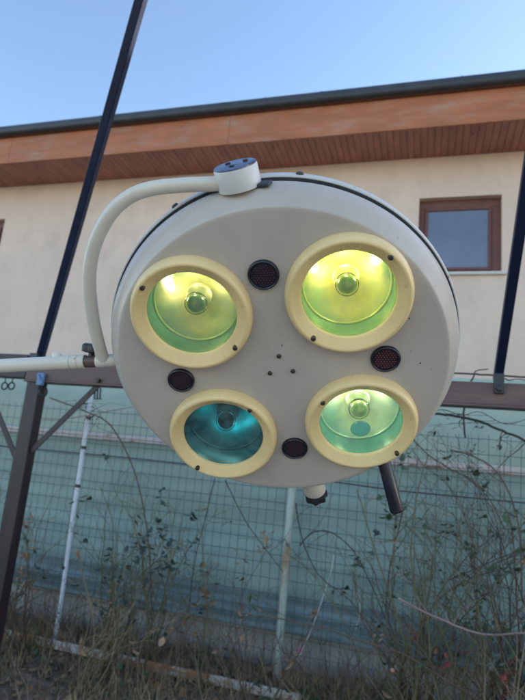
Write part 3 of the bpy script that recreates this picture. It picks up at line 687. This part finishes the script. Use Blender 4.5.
cane('vine_cane', 'dark cane rising right through the rose at the edge', 'vine', [(448,580),(475,569),(504,556),(530,549)], 3.5, .004, M_stem[3], 3, 9)
cane('vine_cane', 'reddish twig strung between brown post and white stake', 'vine', [(28,417),(60,419),(90,415),(120,409),(150,404)], 3.6, .0045, M_stem[4], 4, 10)
cane('vine_cane', 'brown cane slanting down right from the brace bolt', 'vine', [(50,398),(85,411),(110,425),(130,460),(142,500),(150,560),(152,640)], 3.65, .0055, M_stem[1], 7, 11, .1)
cane('vine_cane', 'dark shoot crossing the blue sheet towards the fence post', 'vine', [(225,480),(245,520),(265,548),(283,572)], 3.8, .004, M_stem[3], 2, 12)
cane('vine_cane', 'dark slanting shoot crossing behind the lamp bottom edge', 'vine', [(215,478),(205,520),(195,560),(188,620)], 3.8, .004, M_stem[3], 4, 13)
cane('vine_cane', 'dark line of cable and twig just above the beam at right', 'vine', [(425,372.5),(470,374),(500,375.5),(540,378)], 3.35, .0055, M_stem[3], 0, 14, .0)
cane('vine_cane', 'tiny twig sticking up from the beam right of the lamp', 'vine', [(471,381),(474,376),(476,371),(488,369)], 3.3, .005, M_stem[3], 0, 15)
cane('vine_cane', 'thin curly twig resting on the beam right of the dark bar', 'vine', [(500,376),(508,380),(517,379),(530,381)], 3.2, .004, M_stem[3], 0, 16)
cane('vine_cane', 'curving cane crossing the pale rail on the right', 'vine', [(405,430),(425,452),(445,466),(470,480),(490,500),(505,530)], 3.55, .0045, M_stem[1], 6, 17, .2)
cane('vine_cane', 'long cane falling from the rail into the right rose', 'vine', [(450,450),(470,455),(495,470),(512,500),(520,540),(522,600)], 3.4, .005, M_stem[1], 7, 18, .2)
cane('vine_cane', 'upright olive cane between handle and right rose', 'vine', [(428,690),(420,620),(411,560),(416,500),(428,455)], 3.5, .008, M_stem[0], 7, 19, .6)
cane('vine_cane', 'green cane leaning left under the lamp handle', 'vine', [(420,690),(395,610),(375,550),(360,500),(357,490)], 3.45, .007, M_stem[0], 6, 20, .6, leaves=3)
cane('vine_cane', 'thin green cane leaning right behind the handle', 'vine', [(405,690),(392,600),(395,540),(400,480),(412,430)], 3.6, .006, M_stem[0], 6, 21, .6)
for pix, lb_ in (([(334,555),(330,575),(322,600),(312,628),(300,655)], 'white string hanging longer beside the rusty post'), ([(359,590),(360,605),(359,620),(355,630)], 'short white string hanging in front of the dark sheet')):
    P = smooth_path([at(a, c_, 3.85) for a, c_ in pix], 4); b = MB(); b.tube(P, .0035, 5); tag(b.build('string', M_string), lb_, 'string')
# dark shrub patch of darker leaves behind (low)
# grass and weeds, litter
b = MB(); rnd = random.Random(31)
for _ in range(10000):
    x_ = rnd.uniform(-4.0, 1.4); y_ = rnd.uniform(2.75, 4.0) if rnd.random() < .6 else rnd.uniform(3.5, 4.1)
    if mnoise.noise(Vector((x_*2, y_*3, 5))) < -.12 and rnd.random() < .8: continue
    z_ = gz(x_, y_); h = rnd.uniform(.04, .15)*(1+.7*mnoise.noise(Vector((x_*1.5, y_, 2)))); dx = rnd.uniform(-.07,.07); dy = rnd.uniform(-.05,.05); w2 = rnd.uniform(.0012,.003)
    an = rnd.uniform(0, 3.14); ux, uy = math.cos(an)*w2, math.sin(an)*w2
    b.add([(x_-ux,y_-uy,z_-.01),(x_+ux,y_+uy,z_-.01),(x_+dx*.4+ux,y_+dy*.4+uy,z_+h*.6),(x_+dx*.4-ux,y_+dy*.4-uy,z_+h*.6),(x_+dx,y_+dy,z_+h)], [(0,1,2,3),(3,2,4)])
tag(b.build('dry_grass', M_grass, smooth=False), 'dry grass and weeds covering the rose bed', 'grass', kind='stuff')
for m_, nm, lb_, n_, seed in ((M_leaf[3], 'fallen_leaves', 'brown fallen leaves and litter scattered over the bed', 2600, 41), (M_leaf[0], 'ground_cover', 'low green weed leaves growing between the roses', 900, 42)):
    b = MB(); rnd = random.Random(seed)
    for _ in range(n_):
        x_ = rnd.uniform(-4.0, 1.4); y_ = rnd.uniform(2.8, 4.08)
        if nm == 'ground_cover' and mnoise.noise(Vector((x_*1.6, y_*2, 8))) < .05: continue
        leaf(b, Vector((x_, y_, gz(x_, y_)+rnd.uniform(.005, .03 if nm == 'fallen_leaves' else .10))), rnd.uniform(.025,.06), rnd, .7)
    tag(b.build(nm, m_, smooth=False), lb_, 'leaves', kind='stuff')
for m_, sd_, n_, hh, nm, lb_ in ((M_stem[2], 77, 170, .5, 'dead_stalks', 'straw coloured dead weed stalks tangled through the bed'), (M_stem[1], 78, 320, .7, 'brown_twigs', 'thin brown twigs crossing in a thicket above the soil')):
    b = MB(); rnd = random.Random(sd_); dummy = MB()
    for _ in range(n_):
        x_ = rnd.uniform(-3.8, 1.2); y_ = rnd.uniform(3.0, 3.95)
        grow(b, dummy, Vector((x_, y_, gz(x_, y_)-.01)), Vector((rnd.uniform(-.8,.8), rnd.uniform(-.3,.2), 1)), rnd.uniform(.2, hh), rnd.uniform(.002,.0038), rnd, 1, .3, 0, .36)
    tag(b.build(nm, m_, angle=180), lb_, 'stalks', kind='stuff')
